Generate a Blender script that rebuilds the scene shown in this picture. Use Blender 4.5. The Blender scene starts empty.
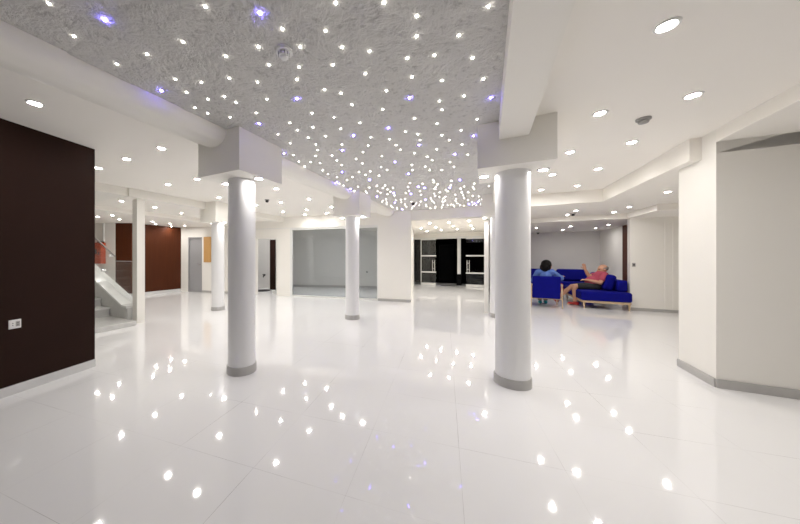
import bpy, bmesh, math, random
from mathutils import Vector, Matrix
random.seed(11)
SC = bpy.context.scene
C = SC.collection
PI = math.pi

# ------------------------------------------------------------------ camera geometry
CAM_H, F, CX, CY = 1.3, 275.0, 350.0, 256.0
TH = math.radians(26.5)                       # direction of the column rows
S_, C_ = math.sin(TH), math.cos(TH)
def W(u, v, z=0.0):                           # u runs along the column rows, v across them
    return Vector((u*S_ + v*C_, u*C_ - v*S_, z))
def on_z(px, py, z):                          # point of a horizontal plane that the photo shows at (px, py)
    Y = (CAM_H - z)*F/(py - CY)
    return Vector(((px - CX)/F*Y, Y, z))
def on_u(px, u):
    r = (px - CX)/F
    Y = u/(r*S_ + C_)
    return (r*C_ - S_)*Y                      # its v
def back_line(px):                            # the long back wall
    r = (px - CX)/F
    Y = 8.25/(1 + .305*r)
    return Vector((r*Y, Y, 0))
ROT = -TH

# ------------------------------------------------------------------ materials
def mat(name, col, rough=.5, metal=0.0, spec=.5, noise=0.0, nscale=8.0, bump=0.0, bscale=60.0, emit=None, estr=0.0, coat=0.0):
    m = bpy.data.materials.new(name); m.use_nodes = True
    nt = m.node_tree; b = nt.nodes['Principled BSDF']
    b.inputs['Base Color'].default_value = (*col, 1)
    b.inputs['Roughness'].default_value = rough
    b.inputs['Metallic'].default_value = metal
    b.inputs['Specular IOR Level'].default_value = spec
    b.inputs['Coat Weight'].default_value = coat
    tc = nt.nodes.new('ShaderNodeTexCoord')
    if noise > 0:
        n = nt.nodes.new('ShaderNodeTexNoise'); n.inputs['Scale'].default_value = nscale; n.inputs['Detail'].default_value = 4
        nt.links.new(tc.outputs['Object'], n.inputs['Vector'])
        mx = nt.nodes.new('ShaderNodeMix'); mx.data_type = 'RGBA'
        mx.inputs[6].default_value = (*[c*(1-noise) for c in col], 1)
        mx.inputs[7].default_value = (*[min(1, c*(1+noise)) for c in col], 1)
        nt.links.new(n.outputs['Fac'], mx.inputs[0]); nt.links.new(mx.outputs[2], b.inputs['Base Color'])
    if bump > 0:
        n2 = nt.nodes.new('ShaderNodeTexNoise'); n2.inputs['Scale'].default_value = bscale; n2.inputs['Detail'].default_value = 3
        nt.links.new(tc.outputs['Object'], n2.inputs['Vector'])
        bp = nt.nodes.new('ShaderNodeBump'); bp.inputs['Strength'].default_value = bump; bp.inputs['Distance'].default_value = .01
        nt.links.new(n2.outputs['Fac'], bp.inputs['Height']); nt.links.new(bp.outputs['Normal'], b.inputs['Normal'])
    if emit:
        b.inputs['Emission Color'].default_value = (*emit, 1); b.inputs['Emission Strength'].default_value = estr
    return m

def wood(name, c1, c2, scale=(30, 30, 1.2), rough=.45):
    m = mat(name, c1, rough); nt = m.node_tree; b = nt.nodes['Principled BSDF']
    tc = nt.nodes.new('ShaderNodeTexCoord'); mp = nt.nodes.new('ShaderNodeMapping'); mp.inputs['Scale'].default_value = scale
    n = nt.nodes.new('ShaderNodeTexNoise'); n.inputs['Scale'].default_value = 1.0; n.inputs['Detail'].default_value = 6
    mx = nt.nodes.new('ShaderNodeMix'); mx.data_type = 'RGBA'
    mx.inputs[6].default_value = (*c1, 1); mx.inputs[7].default_value = (*c2, 1)
    nt.links.new(tc.outputs['Object'], mp.inputs[0]); nt.links.new(mp.outputs[0], n.inputs['Vector'])
    nt.links.new(n.outputs['Fac'], mx.inputs[0]); nt.links.new(mx.outputs[2], b.inputs['Base Color'])
    return m

M = {}
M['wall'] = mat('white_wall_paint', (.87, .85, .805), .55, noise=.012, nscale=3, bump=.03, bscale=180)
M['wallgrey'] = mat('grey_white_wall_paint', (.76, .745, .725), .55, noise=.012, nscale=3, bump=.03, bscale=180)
M['ceil'] = mat('smooth_ceiling_paint', (.905, .877, .828), .7, noise=.01, nscale=2)
M['beam'] = mat('beam_paint', (.87, .85, .80), .6, noise=.01, nscale=2)
M['column'] = mat('column_gloss_paint', (.82, .82, .83), .28, noise=.01, nscale=5)
M['skirt'] = mat('grey_skirting_tile', (.46, .45, .44), .3, noise=.06, nscale=14)
M['skirtlight'] = mat('light_skirting_tile', (.66, .66, .66), .25, noise=.05, nscale=14)
M['brown'] = mat('dark_brown_wall_finish', (.022, .0085, .0055), .6, spec=.12, noise=.12, nscale=3, bump=.05, bscale=240)
M['brownwood'] = wood('red_brown_wood_panel', (.060, .0155, .0050), (.092, .025, .0085))
M['brownwood'].node_tree.nodes['Principled BSDF'].inputs['Specular IOR Level'].default_value = .15
M['oak'] = wood('honey_wood_panel', (.55, .30, .10), (.64, .38, .15))
M['pale_wood'] = wood('pale_beech_wood', (.62, .45, .27), (.70, .53, .34), (8, 8, 8))
M['door'] = mat('grey_door_paint', (.36, .36, .37), .4, noise=.02)
M['frame'] = mat('white_frame_metal', (.80, .80, .78), .3, noise=.01)
M['chrome'] = mat('brushed_steel', (.75, .75, .76), .22, metal=1.0, noise=.03, nscale=30)
M['dark'] = mat('black_plastic', (.015, .015, .016), .4, noise=.1)
M['black'] = mat('night_black_surface', (.0012, .0012, .0014), .9, spec=.02, noise=.2)
M['nightdoor'] = mat('black_door_paint', (.003, .003, .0035), .7, spec=.08, noise=.1)
M['greyplastic'] = mat('grey_plastic', (.35, .34, .33), .45, noise=.03)
M['whiteplastic'] = mat('white_plastic', (.80, .80, .79), .35, noise=.01)
M['orange'] = mat('orange_red_enamel', (.52, .068, .016), .35, noise=.04)
M['stair'] = mat('grey_marble_stair', (.62, .62, .61), .25, noise=.08, nscale=12)
M['stairtop'] = mat('polished_pale_stone', (.78, .79, .78), .2, noise=.05, nscale=10)
M['blue'] = mat('royal_blue_upholstery', (.003, .004, .20), .85, spec=.15, noise=.12, nscale=18, bump=.15, bscale=300)
M['denim'] = mat('blue_shirt_cloth', (.10, .19, .52), .85, noise=.15, nscale=25)
M['pink'] = mat('washed_red_shirt_cloth', (.46, .075, .125), .85, noise=.12, nscale=25)
M['shorts'] = mat('charcoal_cloth', (.025, .025, .03), .85, noise=.15, nscale=25)
M['skin'] = mat('skin', (.62, .33, .22), .5, noise=.06, nscale=30)
M['hair'] = mat('black_hair', (.006, .005, .005), .6, spec=.15, noise=.3, nscale=60)
M['greyhair'] = mat('short_grey_hair', (.22, .19, .18), .6, noise=.3, nscale=80)
M['redshoe'] = mat('red_shoe_cloth', (.45, .035, .03), .6, noise=.1)
M['tealshoe'] = mat('teal_shoe_cloth', (.01, .26, .32), .6, noise=.1)
M['eye'] = mat('eye_dark', (.02, .015, .012), .2, noise=.05)
M['lens'] = mat('downlight_lens', (.9, .9, .9), .3, emit=(1, .965, .92), estr=210)
M['panel'] = mat('fill_panel_glow', (.9, .9, .9), .4, emit=(.95, .97, 1), estr=16)  # glow of the added fill panels in the two side rooms
M['star_white'] = mat('white_star_lens', (.9, .9, .9), .3, emit=(1, .94, .84), estr=16)
M['star_blue'] = mat('blue_star_lens', (.5, .5, .9), .3, emit=(.17, .13, 1.0), estr=105)

def make_plaster():
    m = mat('rough_star_ceiling_plaster', (.60, .59, .58), .8)
    nt = m.node_tree; b = nt.nodes['Principled BSDF']
    tc = nt.nodes.new('ShaderNodeTexCoord')
    warp = nt.nodes.new('ShaderNodeTexNoise'); warp.inputs['Scale'].default_value = 2.2; warp.inputs['Detail'].default_value = 3
    nt.links.new(tc.outputs['Object'], warp.inputs['Vector'])
    va = nt.nodes.new('ShaderNodeVectorMath'); va.operation = 'MULTIPLY_ADD'
    va.inputs[1].default_value = (.28, .28, .28)
    nt.links.new(warp.outputs['Color'], va.inputs[0]); nt.links.new(tc.outputs['Object'], va.inputs[2])
    n1 = nt.nodes.new('ShaderNodeTexNoise'); n1.inputs['Scale'].default_value = 24; n1.inputs['Detail'].default_value = 8; n1.inputs['Roughness'].default_value = .62
    nt.links.new(va.outputs[0], n1.inputs['Vector'])
    n2 = nt.nodes.new('ShaderNodeTexNoise'); n2.inputs['Scale'].default_value = 38; n2.inputs['Detail'].default_value = 4
    nt.links.new(va.outputs[0], n2.inputs['Vector'])
    ad = nt.nodes.new('ShaderNodeMath'); ad.operation = 'MULTIPLY_ADD'; ad.inputs[1].default_value = .35
    nt.links.new(n2.outputs['Fac'], ad.inputs[0]); nt.links.new(n1.outputs['Fac'], ad.inputs[2])
    bp = nt.nodes.new('ShaderNodeBump'); bp.inputs['Strength'].default_value = .9; bp.inputs['Distance'].default_value = .03
    nt.links.new(ad.outputs[0], bp.inputs['Height']); nt.links.new(bp.outputs['Normal'], b.inputs['Normal'])
    rp = nt.nodes.new('ShaderNodeValToRGB')                     # darker tone in the pits of the plaster
    rp.color_ramp.elements[0].position = .34; rp.color_ramp.elements[0].color = (.50, .49, .48, 1)
    rp.color_ramp.elements[1].position = .44; rp.color_ramp.elements[1].color = (.66, .65, .635, 1)
    nt.links.new(n1.outputs['Fac'], rp.inputs[0]); nt.links.new(rp.outputs[0], b.inputs['Base Color'])
    return m
M['plaster'] = make_plaster()

def make_floor():
    m = mat('polished_white_floor_tile', (.89, .89, .90), .045, spec=.75)
    nt = m.node_tree; b = nt.nodes['Principled BSDF']
    b.inputs['Specular IOR Level'].default_value = .75
    g = nt.nodes.new('ShaderNodeNewGeometry')
    rot = nt.nodes.new('ShaderNodeMapping'); rot.vector_type = 'TEXTURE'
    rot.inputs['Location'].default_value = (-.0244, 1.492, 0)
    rot.inputs['Rotation'].default_value = (0, 0, math.radians(-19))
    rot.inputs['Scale'].default_value = (.6, .6, 1)
    nt.links.new(g.outputs['Position'], rot.inputs[0])
    sp = nt.nodes.new('ShaderNodeSeparateXYZ'); nt.links.new(rot.outputs[0], sp.inputs[0])
    lines = []
    for ax in (0, 1):
        w = nt.nodes.new('ShaderNodeMath'); w.operation = 'PINGPONG'; w.inputs[1].default_value = .5
        nt.links.new(sp.outputs[ax], w.inputs[0])
        l = nt.nodes.new('ShaderNodeMath'); l.operation = 'LESS_THAN'; l.inputs[1].default_value = .0016
        nt.links.new(w.outputs[0], l.inputs[0]); lines.append(l)
    mxm = nt.nodes.new('ShaderNodeMath'); mxm.operation = 'MAXIMUM'
    nt.links.new(lines[0].outputs[0], mxm.inputs[0]); nt.links.new(lines[1].outputs[0], mxm.inputs[1])
    n = nt.nodes.new('ShaderNodeTexNoise'); n.inputs['Scale'].default_value = 1.6; n.inputs['Detail'].default_value = 3
    nt.links.new(g.outputs['Position'], n.inputs['Vector'])
    mulm = nt.nodes.new('ShaderNodeMath'); mulm.operation = 'MULTIPLY'
    mr = nt.nodes.new('ShaderNodeMapRange'); mr.inputs[1].default_value = .46; mr.inputs[2].default_value = .66; mr.inputs[3].default_value = .12; mr.inputs[4].default_value = 1.0
    nt.links.new(n.outputs['Fac'], mr.inputs[0])
    nt.links.new(mxm.outputs[0], mulm.inputs[0]); nt.links.new(mr.outputs[0], mulm.inputs[1])
    mx = nt.nodes.new('ShaderNodeMix'); mx.data_type = 'RGBA'
    mx.inputs[6].default_value = (.89, .89, .90, 1); mx.inputs[7].default_value = (.36, .35, .34, 1)
    nt.links.new(mulm.outputs[0], mx.inputs[0]); nt.links.new(mx.outputs[2], b.inputs['Base Color'])
    return m
M['floor'] = make_floor()

def make_glass(name, tint=(.93, .95, .95), base=.06):
    m = bpy.data.materials.new(name); m.use_nodes = True; nt = m.node_tree
    nt.nodes.remove(nt.nodes['Principled BSDF']); out = nt.nodes['Material Output']
    t = nt.nodes.new('ShaderNodeBsdfTransparent'); t.inputs[0].default_value = (*tint, 1)
    gl = nt.nodes.new('ShaderNodeBsdfGlossy'); gl.inputs['Roughness'].default_value = .01
    lw = nt.nodes.new('ShaderNodeLayerWeight'); lw.inputs['Blend'].default_value = .5
    fr = nt.nodes.new('ShaderNodeMath'); fr.operation = 'POWER'; fr.inputs[1].default_value = 5
    nt.links.new(lw.outputs['Facing'], fr.inputs[0])
    ad = nt.nodes.new('ShaderNodeMath'); ad.operation = 'ADD'; ad.inputs[1].default_value = base; ad.use_clamp = True
    nt.links.new(fr.outputs[0], ad.inputs[0])
    ms = nt.nodes.new('ShaderNodeMixShader')
    nt.links.new(ad.outputs[0], ms.inputs[0]); nt.links.new(t.outputs[0], ms.inputs[1]); nt.links.new(gl.outputs[0], ms.inputs[2])
    nt.links.new(ms.outputs[0], out.inputs[0])
    return m
M['glass'] = make_glass('clear_glass', (.87, .885, .89), .035)
M['railglass'] = make_glass('balustrade_glass', (.95, .96, .955), .012)

# ------------------------------------------------------------------ mesh helpers
def obj(name, bm, material, parent=None, smooth=False, bevel=0.0):
    bmesh.ops.recalc_face_normals(bm, faces=bm.faces)
    me = bpy.data.meshes.new(name); bm.to_mesh(me); bm.free()
    for mm in (material if isinstance(material, (list, tuple)) else [material]): me.materials.append(mm)
    if smooth:
        for p in me.polygons: p.use_smooth = True
    o = bpy.data.objects.new(name, me); C.objects.link(o)
    if parent: o.parent = parent
    if bevel > 0:
        b = o.modifiers.new('bevel', 'BEVEL'); b.width = bevel; b.segments = 3; b.limit_method = 'ANGLE'; b.angle_limit = math.radians(40)
        for p in me.polygons: p.use_smooth = True
    if smooth == 'auto' or bevel > 0:
        me.set_sharp_from_angle(angle=math.radians(40))
    return o
def prism(bm, poly, z0, z1):
    lo = [bm.verts.new((p[0], p[1], z0)) for p in poly]; hi = [bm.verts.new((p[0], p[1], z1)) for p in poly]
    bm.faces.new(lo); bm.faces.new(hi)
    n = len(poly)
    for i in range(n): bm.faces.new((lo[i], lo[(i+1) % n], hi[(i+1) % n], hi[i]))
def box(bm, x0, x1, y0, y1, z0, z1):
    prism(bm, [(x0, y0), (x1, y0), (x1, y1), (x0, y1)], z0, z1)
def uvbox(bm, u0, u1, v0, v1, z0, z1):
    prism(bm, [W(u0, v0), W(u1, v0), W(u1, v1), W(u0, v1)], z0, z1)
def segbox(bm, a, b, t, z0, z1):                   # upright slab from a to b, thickness t to the left of a->b
    a = Vector((a[0], a[1])); b = Vector((b[0], b[1])); d = (b-a).normalized(); n = Vector((-d.y, d.x))*t
    prism(bm, [a, b, b+n, a+n], z0, z1)
def lathe(bm, prof, n=48, cx=0, cy=0):             # prof: (r, z)
    rings = []
    for r, z in prof:
        if r < 1e-6: rings.append([bm.verts.new((cx, cy, z))])
        else: rings.append([bm.verts.new((cx+r*math.cos(2*PI*i/n), cy+r*math.sin(2*PI*i/n), z)) for i in range(n)])
    for a, b in zip(rings, rings[1:]):
        for i in range(n):
            j = (i+1) % n
            if len(a) == 1 and len(b) == 1: continue
            if len(a) == 1: bm.faces.new((a[0], b[i], b[j]))
            elif len(b) == 1: bm.faces.new((a[i], a[j], b[0]))
            else: bm.faces.new((a[i], a[j], b[j], b[i]))
    if len(rings[0]) > 1: bm.faces.new(rings[0])
    if len(rings[-1]) > 1: bm.faces.new(rings[-1])
def tube(bm, p0, p1, r0, r1=None, n=14, caps=True):
    r1 = r0 if r1 is None else r1
    p0, p1 = Vector(p0), Vector(p1); d = (p1-p0).normalized()
    a = d.orthogonal().normalized(); b = d.cross(a)
    A = [bm.verts.new(p0 + (a*math.cos(2*PI*i/n)+b*math.sin(2*PI*i/n))*r0) for i in range(n)]
    B = [bm.verts.new(p1 + (a*math.cos(2*PI*i/n)+b*math.sin(2*PI*i/n))*r1) for i in range(n)]
    for i in range(n): bm.faces.new((A[i], A[(i+1) % n], B[(i+1) % n], B[i]))
    bm.faces.new(A); bm.faces.new(B)
def ell(bm, c, r, rot=None, seg=20):
    mtx = Matrix.Translation(Vector(c)) @ (rot.to_4x4() if rot else Matrix.Identity(4)) @ Matrix.Diagonal((r[0], r[1], r[2], 1))
    bmesh.ops.create_uvsphere(bm, u_segments=seg, v_segments=seg//2+2, radius=1, matrix=mtx)
def capsule(bm, p0, p1, r0, r1):
    tube(bm, p0, p1, r0, r1, 16)
    ell(bm, p0, (r0,)*3, seg=16); ell(bm, p1, (r1,)*3, seg=16)
def soft(bm, x0, x1, y0, y1, z0, z1): box(bm, x0, x1, y0, y1, z0, z1)

def tag(o, label=None, cat=None, group=None, kind=None):
    if label: o['label'] = label
    if cat: o['category'] = cat
    if group: o['group'] = group
    if kind: o['kind'] = kind
    return o
def thing(name, label, cat, loc=(0, 0, 0), rz=0.0, group=None):
    o = bpy.data.objects.new(name, None); C.objects.link(o); o.empty_display_size = .1
    o.location = loc; o.rotation_euler = (0, 0, rz)
    return tag(o, label, cat, group)
def struct(name, bm, m, label=None, cat=None, **k):
    o = obj(name, bm, m, **k)
    return tag(o, label, cat, kind='structure')
def dup(root, loc, rz, label, group=None):
    r = root.copy(); C.objects.link(r); r.location = loc; r.rotation_euler = (0, 0, rz); r['label'] = label
    if group: r['group'] = group
    for ch in list(root.children):
        c = ch.copy(); C.objects.link(c); c.parent = r
        for g in list(ch.children):
            d = g.copy(); C.objects.link(d); d.parent = c
    return r

# ------------------------------------------------------------------ levels
Z_STAR, Z_RIGHT, Z_LEFT = 2.58, 2.555, 2.56
Z_TOP = 2.75

# floor
bm = bmesh.new(); box(bm, -16, 16, -6, 20, -.1, 0)
struct('floor', bm, M['floor'], 'polished white porcelain tile floor with thin grey joints', 'floor')

# ceilings
bm = bmesh.new(); uvbox(bm, -4.5, 6.72, .22, 2.03, Z_RIGHT, Z_TOP)
struct('ceiling_right', bm, M['ceil'], 'smooth white ceiling with downlights right of the white beam', 'ceiling')
bm = bmesh.new(); prism(bm, [W(-4.5, -5.95), W(8.2, -5.95), W(8.2, -2.72), W(-4.5, -2.72)], Z_LEFT, Z_TOP)
struct('ceiling_left', bm, M['ceil'], 'smooth white ceiling with downlights left of the starry plaster', 'ceiling')
bm = bmesh.new(); uvbox(bm, 2.72, 9, -7.9, -5.95, 2.45, Z_TOP)
struct('ceiling_rear_left', bm, M['ceil'], 'lower strip of ceiling behind the white post by the stair', 'ceiling')
bm = bmesh.new(); uvbox(bm, -4.5, 2.72, -12, -5.95, 2.41, Z_TOP)
struct('ceiling_stair', bm, M['beam'], 'soffit above the foot of the stair', 'ceiling')
bm = bmesh.new(); uvbox(bm, 2.72, 9, -13, -7.9, 2.35, Z_TOP)
struct('ceiling_far_left', bm, M['ceil'], 'lowest ceiling over the red-brown wall panels at far left', 'ceiling')
bm = bmesh.new(); uvbox(bm, -4.5, 4.055, 2.03, 6.5, 2.43, Z_TOP)
struct('ceiling_niche', bm, M['ceil'], 'soffit above the grey wall at far right', 'ceiling')
bm = bmesh.new()
prism(bm, [W(4.26, 1.94), W(4.26, 2.03), W(4.055, 2.031), W(4.055, 6.5), W(8.9, 6.5), W(8.9, .03), W(6.72, .03), W(6.72, 1.94)], 2.32, Z_TOP)
struct('ceiling_soffit', bm, M['ceil'], 'dropped soffit wrapping the right ceiling in front of the lounge', 'ceiling')
bm = bmesh.new()
prism(bm, [W(8.86, .03), W(8.86, 3.0), W(7.55, 3.0), W(7.55, 6.4), W(13.0, 6.4), W(13.0, .03)], 2.2, 2.319)
struct('ceiling_lounge', bm, M['ceil'], 'lowest ceiling over the blue seating', 'ceiling')
bm = bmesh.new(); uvbox(bm, 7.8, 12.95, -4.2, .03, 2.3, Z_TOP)
struct('ceiling_entrance', bm, M['ceil'], 'low ceiling in front of the glass entrance', 'ceiling')

# beams
def profile_beam(name, prof, u0, u1, m, label):
    bm = bmesh.new(); n = len(prof)
    A = [bm.verts.new(W(u0, v, z)) for v, z in prof]; B = [bm.verts.new(W(u1, v, z)) for v, z in prof]
    for i in range(n): bm.faces.new((A[i], A[(i+1) % n], B[(i+1) % n], B[i]))
    bm.faces.new(A); bm.faces.new(B)
    o = struct(name, bm, m, label, 'beam', smooth='auto'); o.data.set_sharp_from_angle(angle=math.radians(35)); return o
rb = [(.10, 2.7), (.10, 2.395), (.34, 2.395), (.34, 2.7)]
profile_beam('trim_1', rb, -4.5, 6.7, M['beam'], 'white box beam running over the front right column')
cove = [(-2.80, 2.70), (-2.80, 2.555), (-2.73, 2.497), (-2.67, 2.46), (-2.60, 2.44), (-2.54, 2.432), (-2.49, 2.435), (-2.455, 2.45)]
for k in range(1, 9):                                        # hollow cove up to the star ceiling
    a = k/8*PI/2
    cove.append((-2.455+.095*math.sin(a)**1.2, 2.45+.132*(1-math.cos(a))))
cove += [(-2.36, 2.70)]
profile_beam('trim_2', cove, -4.5, 7.55, M['beam'], 'white coved beam along the left edge of the starry ceiling')
bm = bmesh.new(); uvbox(bm, 2.72, 9, -6.05, -5.90, 2.40, 2.7); 
struct('trim_3', bm, M['beam'], 'white edge beam above the white post by the stair', 'beam')
bm = bmesh.new(); uvbox(bm, 7.72, 7.86, -2.5, .05, 2.30, 2.7)
struct('trim_4', bm, M['wall'], 'white fascia ending the starry ceiling above the entrance', 'beam')

# ------------------------------------------------------------------ walls
H = 2.75
def wall(name, pts, t, m, label, z0=0, z1=H):
    bm = bmesh.new()
    for a, b in zip(pts, pts[1:]): segbox(bm, a, b, t, z0, z1)
    return struct(name, bm, m, label, 'wall')
def skirting(name, pts, m, label, h=.09, t=.014, side=-1):
    bm = bmesh.new()
    for a, b in zip(pts, pts[1:]): segbox(bm, a, b, side*t, 0, h)
    return struct(name, bm, m, label, 'skirting', bevel=.002)
# dark brown wall on the left
BR0 = Vector((-3.195, 2.51, 0)); BR1 = Vector((-3.015, 3.25, 0)); bd = (BR1-BR0).normalized(); bn = Vector((-bd.y, bd.x, 0))
BRN = BR0 - bd*5.5
wall('wall_left', [BRN, BR1], .16, M['brown'], 'dark brown wall at the left edge')
sk = [BRN, BR1 + bd*.0]
skirting('baseboard_left', sk, M['skirtlight'], 'pale skirting tile under the dark brown wall', h=.085, t=.02)
# right hand block: A, B, C
A_, B_ = W(4.65, 2.03), W(4.055, 2.03); C2 = W(4.055, 6.5)
bm = bmesh.new(); prism(bm, [A_, B_, W(4.055, 6.5), W(4.65, 6.5)], 0, H)
o = struct('wall_right', bm, M['wall'], 'big white corner block at the right edge', 'wall')
skirting('baseboard_right', [A_, B_, C2], M['skirt'], 'grey skirting tile around the right corner block', h=.085, t=.016)
# wall behind the right block, lounge side
WL = W(8.9, 3.07)
bm = bmesh.new(); prism(bm, [W(8.9, 3.07), W(8.9, 6.5), W(9.05, 6.5), W(9.05, 3.07)], 0, 2.3)
struct('wall_lounge_front', bm, M['wall'], 'cream wall right of the blue sofa', 'wall')
skirting('baseboard_lounge', [W(8.9, 3.07), W(8.9, 6.5)], M['skirt'], 'grey skirting under the cream wall right of the sofa', h=.07, t=.014)
bm = bmesh.new(); box(bm, 0, .006, 0, .004, 0, 2.15)
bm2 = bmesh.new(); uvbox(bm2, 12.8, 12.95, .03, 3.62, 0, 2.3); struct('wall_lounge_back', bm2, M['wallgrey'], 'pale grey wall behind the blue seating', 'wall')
bm.free()
bm = bmesh.new(); uvbox(bm, 10.93, 12.8, 3.62, 3.75, 0, 2.3); struct('wall_lounge_side', bm, M['wall'], 'white side wall of the lounge right of the back sofa', 'wall')
bm = bmesh.new(); uvbox(bm, 9.05, 10.93, 3.60, 3.75, 0, 2.3); struct('wall_lounge_panel', bm, M['brownwood'], 'narrow dark brown panel beside the cream wall', 'wall')
bm = bmesh.new(); uvbox(bm, 6.95, 12.8, -.06, .03, 0, 2.7); struct('wall_entrance_side', bm, M['wall'], 'white wall between the entrance and the lounge', 'wall')
# pier between glass front and entrance
p0 = back_line(378); p1 = back_line(411)
bm = bmesh.new(); prism(bm, [p0, p1, W(12.8, -3.05), W(12.8, -3.25), p0 + Vector((.1, .35, 0))], 0, H)
struct('wall_pier', bm, M['wall'], 'wide white pier between the glass shopfront and the entrance', 'wall')
skirting('baseboard_pier', [p0, p1], M['skirt'], 'grey skirting under the white pier', h=.07, t=.014)
# long back wall with openings
pts = {k: back_line(k) for k in (181, 188, 202, 255.5, 276.5, 290, 378)}
bm = bmesh.new(); T = .14
for a, b in ((181, 188), (202, 255.5), (276.5, 290)): segbox(bm, pts[a], pts[b], T, 0, H)
segbox(bm, pts[188], pts[202], T, 1.98, H); segbox(bm, pts[255.5], pts[276.5], T, 1.88, H); segbox(bm, pts[290], pts[378], T, 2.19, H)
struct('wall_back', bm, M['wall'], 'long white back wall with the glass shopfront and doorway', 'wall')
skirting('baseboard_back', [pts[202], pts[255.5]], M['skirt'], 'grey skirting on the back wall behind the far column', h=.07)
bm = bmesh.new(); segbox(bm, back_line(236), pts[378], -.03, 2.185, 2.205)
struct('trim_5', bm, M['frame'], 'thin ledge along the back wall above the glass shopfront', 'trim')
# brown recess
C0, C1 = back_line(181), Vector((-7.0, 8.8, 0)); C2_, C3 = Vector((-7.47, 8.76, 0)), Vector((-11.5, 8.9, 0))
C0b = Vector((C0.x+.02, C0.y+.0, 0))
wall('wall_recess', [C1, C0], .1, M['brownwood'], 'red-brown wood panelled wall beyond the white post')
wall('wall_recess_return', [C2_, C1], .1, M['brownwood'], 'narrow red-brown wood panel beside the stair')
wall('wall_stair', [C3, C2_], .1, M['wall'], 'white wall behind the stair with the hose cabinet')
skirting('baseboard_recess', [C2_, C1, C0], M['skirtlight'], 'pale skirting under the red-brown panels', h=.10, t=.03)
# enclosing walls that the photo does not show
bm = bmesh.new(); uvbox(bm, -3.6, -3.5, -6, 6.5, 0, H); struct('wall_front', bm, M['brown'], 'dark brown wall behind the viewer', 'wall')  # unseen wall, kept dark to cut light thrown back from behind
bm = bmesh.new(); uvbox(bm, -3.6, 13, 6.4, 6.5, 0, H); struct('wall_far_right', bm, M['wall'], 'white outer wall far right', 'wall')
bm = bmesh.new(); segbox(bm, (-11.5, 9.0), (-11.5, 1.0), -.1, 0, H); segbox(bm, (-11.5, 1.0), BR0-bd*1.2+bn*.16, -.1, 0, H); struct('wall_far_left', bm, M['wall'], 'white outer wall beyond the stair', 'wall')

# room behind the glass shopfront
g0, g1 = on_z(292, 286.6, 0), on_z(392, 288.6, 0)
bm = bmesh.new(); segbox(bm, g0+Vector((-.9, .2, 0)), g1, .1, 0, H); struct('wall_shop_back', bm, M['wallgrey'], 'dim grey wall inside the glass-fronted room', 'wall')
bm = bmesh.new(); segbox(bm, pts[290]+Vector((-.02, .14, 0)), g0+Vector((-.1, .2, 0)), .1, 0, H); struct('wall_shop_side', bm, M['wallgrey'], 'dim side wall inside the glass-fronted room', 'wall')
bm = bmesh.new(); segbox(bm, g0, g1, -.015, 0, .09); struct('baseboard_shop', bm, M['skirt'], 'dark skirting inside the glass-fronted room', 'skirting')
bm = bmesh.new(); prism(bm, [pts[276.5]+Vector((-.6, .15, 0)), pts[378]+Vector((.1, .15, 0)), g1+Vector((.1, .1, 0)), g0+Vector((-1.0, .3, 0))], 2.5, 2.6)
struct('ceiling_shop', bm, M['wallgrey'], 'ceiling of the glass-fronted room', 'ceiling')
# shop front window
win = thing('window_1', None, None, pts[290]); win['kind'] = 'structure'; win['label'] = 'large glass shopfront pane in a thin white frame behind the far middle column'
gd = (pts[378]-pts[290]); gl = gd.length; win.rotation_euler = (0, 0, math.atan2(gd.y, gd.x))
bm = bmesh.new(); box(bm, 0, .07, .0, .08, 0, 2.185); box(bm, gl-.03, gl, .0, .08, 0, 2.185); box(bm, .07, gl-.03, 0, .08, 2.13, 2.185); box(bm, .07, gl-.03, -.01, .08, 0, .05)
obj('window_frame', bm, M['frame'], win, bevel=.003)
for a, b in ((.07, gl*.62), (gl*.62+.004, gl-.03)):
    bm = bmesh.new(); box(bm, a, b, .035, .045, .05, 2.13); obj('pane', bm, M['glass'], win)

# doorway room on the left of the shopfront
d0, d1 = pts[255.5], pts[276.5]; nb = Vector((.29, .957, 0))
qa, qb = Vector((-4.3, 11.55, 0)), Vector((-2.66, 11.05, 0))
bm = bmesh.new(); segbox(bm, qa, qb, .08, 0, H); segbox(bm, qb, d1+nb*.15+Vector((.03, 0, 0)), .08, 0, H); segbox(bm, d0+nb*.15-Vector((.7, -.2, 0)), qa, .08, 0, H)
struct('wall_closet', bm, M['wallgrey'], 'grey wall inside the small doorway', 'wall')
bm = bmesh.new(); segbox(bm, (-3.11, 10.73), (-2.88, 10.66), -.03, 0, 1.93)
tag(obj('storage_board', bm, M['brown'], bevel=.003), 'tall dark brown board inside the small doorway', 'board')
bm = bmesh.new(); lathe(bm, [(0, 0), (.30, 0), (.305, .006), (.29, .014), (0, .014)], 40)
o = obj('floor_mat', bm, M['shorts'], smooth='auto'); o.location = (-3.30, 10.35, 0); tag(o, 'round dark mat on the floor inside the small doorway', 'mat')
tw = (qb-qa).normalized()
tap = thing('wall_tap', 'small dark water tap on the grey wall inside the doorway', 'tap', Vector((-3.50, 11.55-.305*.8-.01, .50)), math.atan2(tw.y, tw.x))
bm = bmesh.new(); tube(bm, (0, .02, 0), (0, -.09, 0), .022); tube(bm, (0, -.09, 0), (.0, -.11, -.07), .018); obj('spout', bm, M['dark'], tap)
bm = bmesh.new(); tube(bm, (-.06, -.06, .05), (.06, -.06, .05), .016); tube(bm, (0, -.06, 0), (0, -.06, .05), .012); obj('handle', bm, M['dark'], tap)
bm = bmesh.new(); box(bm, -.05, .05, -.04, .04, 0, .10); o = obj('paper_box', bm, M['whiteplastic'], bevel=.004); o.location = (-2.66, 9.60, 0); tag(o, 'tiny white box on the floor in the small doorway', 'box')


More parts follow.
